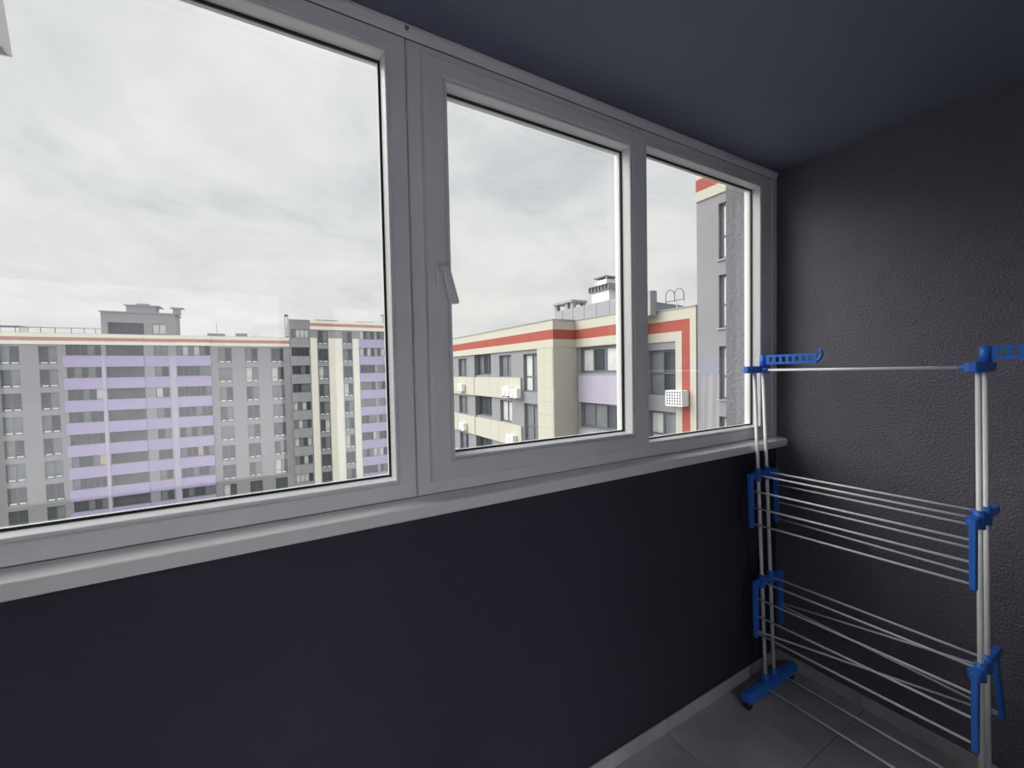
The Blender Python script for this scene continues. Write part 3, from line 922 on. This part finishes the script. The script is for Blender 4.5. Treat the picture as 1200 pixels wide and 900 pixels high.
obj('cornice', B(0.0, 10.1, -0.06, 0.3, fz(8.55), fz(8.96)), 'r_cream', gw)
obj('red_band', B(0.0, 10.1, -0.05, 0.3, fz(8.96), fz(9.45)), 'f_red', gw)
obj('cornice', B(0.0, 10.1, -0.06, 0.3, fz(9.45), fz(10.05)), 'r_cream', gw)

# ---------------------------------------------------------------- air conditioners on the cream house
def ac_unit(yc, zc, label):
    r = tag(empty('air_conditioner', (10.74, yc, zc), -math.pi / 2), label, 'air conditioner', 'air conditioner units on the cream house')
    obj('casing', B(-0.42, 0.42, -0.30, 0.0, 0.0, 0.58), 'f_white', r, bevel=0.02)
    obj('fan_grille', MB().tube((-0.10, -0.305, 0.29), (-0.10, -0.325, 0.29), 0.23, 20), 'f_grille', r)
    obj('fan_hub', MB().tube((-0.10, -0.325, 0.29), (-0.10, -0.335, 0.29), 0.06, 12), 'f_white', r)
    for s in (-0.33, 0.33):
        obj('bracket', B(s - 0.02, s + 0.02, -0.32, 0.0, -0.05, 0.0), 'f_frame', r)
    return r


ac_unit(21.52, -0.02, 'white air conditioner under the third upper window of the cream house')
ac_unit(20.56, -0.10, 'white air conditioner beside the tall corner window of the cream house')
ac_unit(28.70, 0.02, 'white air conditioner under the farthest visible window of the cream house')
ac_unit(21.15, -2.98, 'white air conditioner on the lower cream band of the cream house')
ac_unit(28.50, -2.95, 'white air conditioner low on the cream house, at its far end')

cg = tag(empty('air_conditioner_cage', (13.735, 11.75, -0.17), -math.pi / 2), 'white perforated box around an air conditioner by the red stripe', 'air conditioner')
hl = [(0.06 + i * 0.135, 0.06 + i * 0.135 + 0.085, 0.06 + j * 0.125, 0.06 + j * 0.125 + 0.085) for i in range(6) for j in range(5)]
obj('front_grille', MB().sheet([0, 0.88], [0, 0.70], hl, -0.46, 0.03), 'f_white', cg)
obj('side_panel', MB().prism([(-0.43, 0.0), (0.0, 0.0), (0.0, 0.70), (-0.20, 0.70), (-0.43, 0.62)], 'x', 0.85, 0.88), 'f_white', cg)
obj('side_panel', MB().prism([(-0.43, 0.0), (0.0, 0.0), (0.0, 0.70), (-0.43, 0.70)], 'x', 0.0, 0.03), 'f_white', cg)
obj('top_panel', B(0.03, 0.85, -0.43, 0.0, 0.68, 0.70), 'f_white', cg)
obj('bottom_panel', B(0.03, 0.85, -0.43, 0.0, 0.0, 0.02), 'f_white', cg)
obj('casing', B(0.08, 0.80, -0.38, -0.05, 0.05, 0.62), 'r_grey', cg)

# ================================================================== behind the camera: balcony door and window to the flat
d1 = struct(empty('door_1', (0, YB, 0)), 'white balcony door with a glass upper panel', 'door')
obj('frame', MB().ring((-2.045, -1.205, 0.0, 2.145), (-1.985, -1.265, 0.06, 2.085), fr_prof(-0.05, 0.0)), 'pvc', d1)
obj('leaf', MB().sheet([-1.984, -1.266], [0.062, 2.084], [(-1.90, -1.35, 0.85, 2.0)], 0.005, -0.05), 'pvc', d1)
obj('glazing_pane', B(-1.91, -1.34, -0.03, -0.026, 0.84, 2.01), 'glass', d1)
obj('handle', MB().path([(-1.94, 0.006, 1.05), (-1.94, 0.05, 1.05), (-1.94, 0.055, 0.93)], 0.009, 8), 'pvc', d1, smooth=True)
w3 = struct(empty('window_3', (0, YB, 0)), 'white room window beside the balcony door', 'window')
obj('frame', MB().ring((-3.495, -2.135, 0.855, 2.145), (-3.41, -2.22, 0.94, 2.06), fr_prof(-0.05, 0.0)), 'pvc', w3)
obj('glazing_pane', B(-3.42, -2.21, -0.03, -0.026, 0.93, 2.07), 'glass', w3)
obj_room = obj('wall_room', B(-4.3, 0.0, YB - 3.2, YB - 3.1, 0, 2.6), 'pale_wall')
struct(obj_room, 'pale wall inside the flat beyond the balcony door', 'wall')
for i, (a, b, c, d, e, f) in enumerate(((-4.4, -4.3, YB - 3.2, YB - 0.16, 0, 2.6), (0.0, 0.1, YB - 3.2, YB - 0.16, 0, 2.6))):
    struct(obj('wall_room', B(a, b, c, d, e, f), 'pale_wall'), 'pale side wall inside the flat', 'wall')
struct(obj('floor_room', B(-4.4, 0.1, YB - 3.2, YB - 0.16, -0.1, 0), 'tile'), 'grey floor inside the flat', 'floor')
struct(obj('ceiling_room', B(-4.4, 0.1, YB - 3.2, YB - 0.16, 2.6, 2.7), 'pale_wall'), 'pale ceiling inside the flat', 'ceiling')

# unseen lamps added in the flat to brighten the inner window frames
for i, lx in enumerate((-3.3, -2.3, -1.3)):
    lp = tag(empty('fill_lamp', (lx, YB - 1.5, 2.6)), ['added square fill lamp in the flat, by its side wall', 'added square fill lamp in the middle of the flat', 'added square fill lamp in the flat, nearest the drying rack'][i], 'lamp', 'added fill lamps in the flat')
    obj('housing', MB().ring((-0.30, 0.30, -0.30, 0.30), (-0.27, 0.27, -0.27, 0.27), [(0, 0.0), (1, 0.0), (1, 0.10), (0, 0.10)]), 'pvc', lp, (0, 0, 0)).rotation_euler = (-math.pi / 2, 0, 0)
    ld = bpy.data.lights.new('fill_panel', 'AREA')
    ld.shape = 'SQUARE'; ld.size = 0.52; ld.energy = FILL_LAMP; ld.color = (1.0, 0.99, 0.97); ld.spread = math.radians(140)
    lo = bpy.data.objects.new('fill_panel', ld)
    COL.objects.link(lo); lo.parent = lp; lo.location = (0, 0, -0.01)
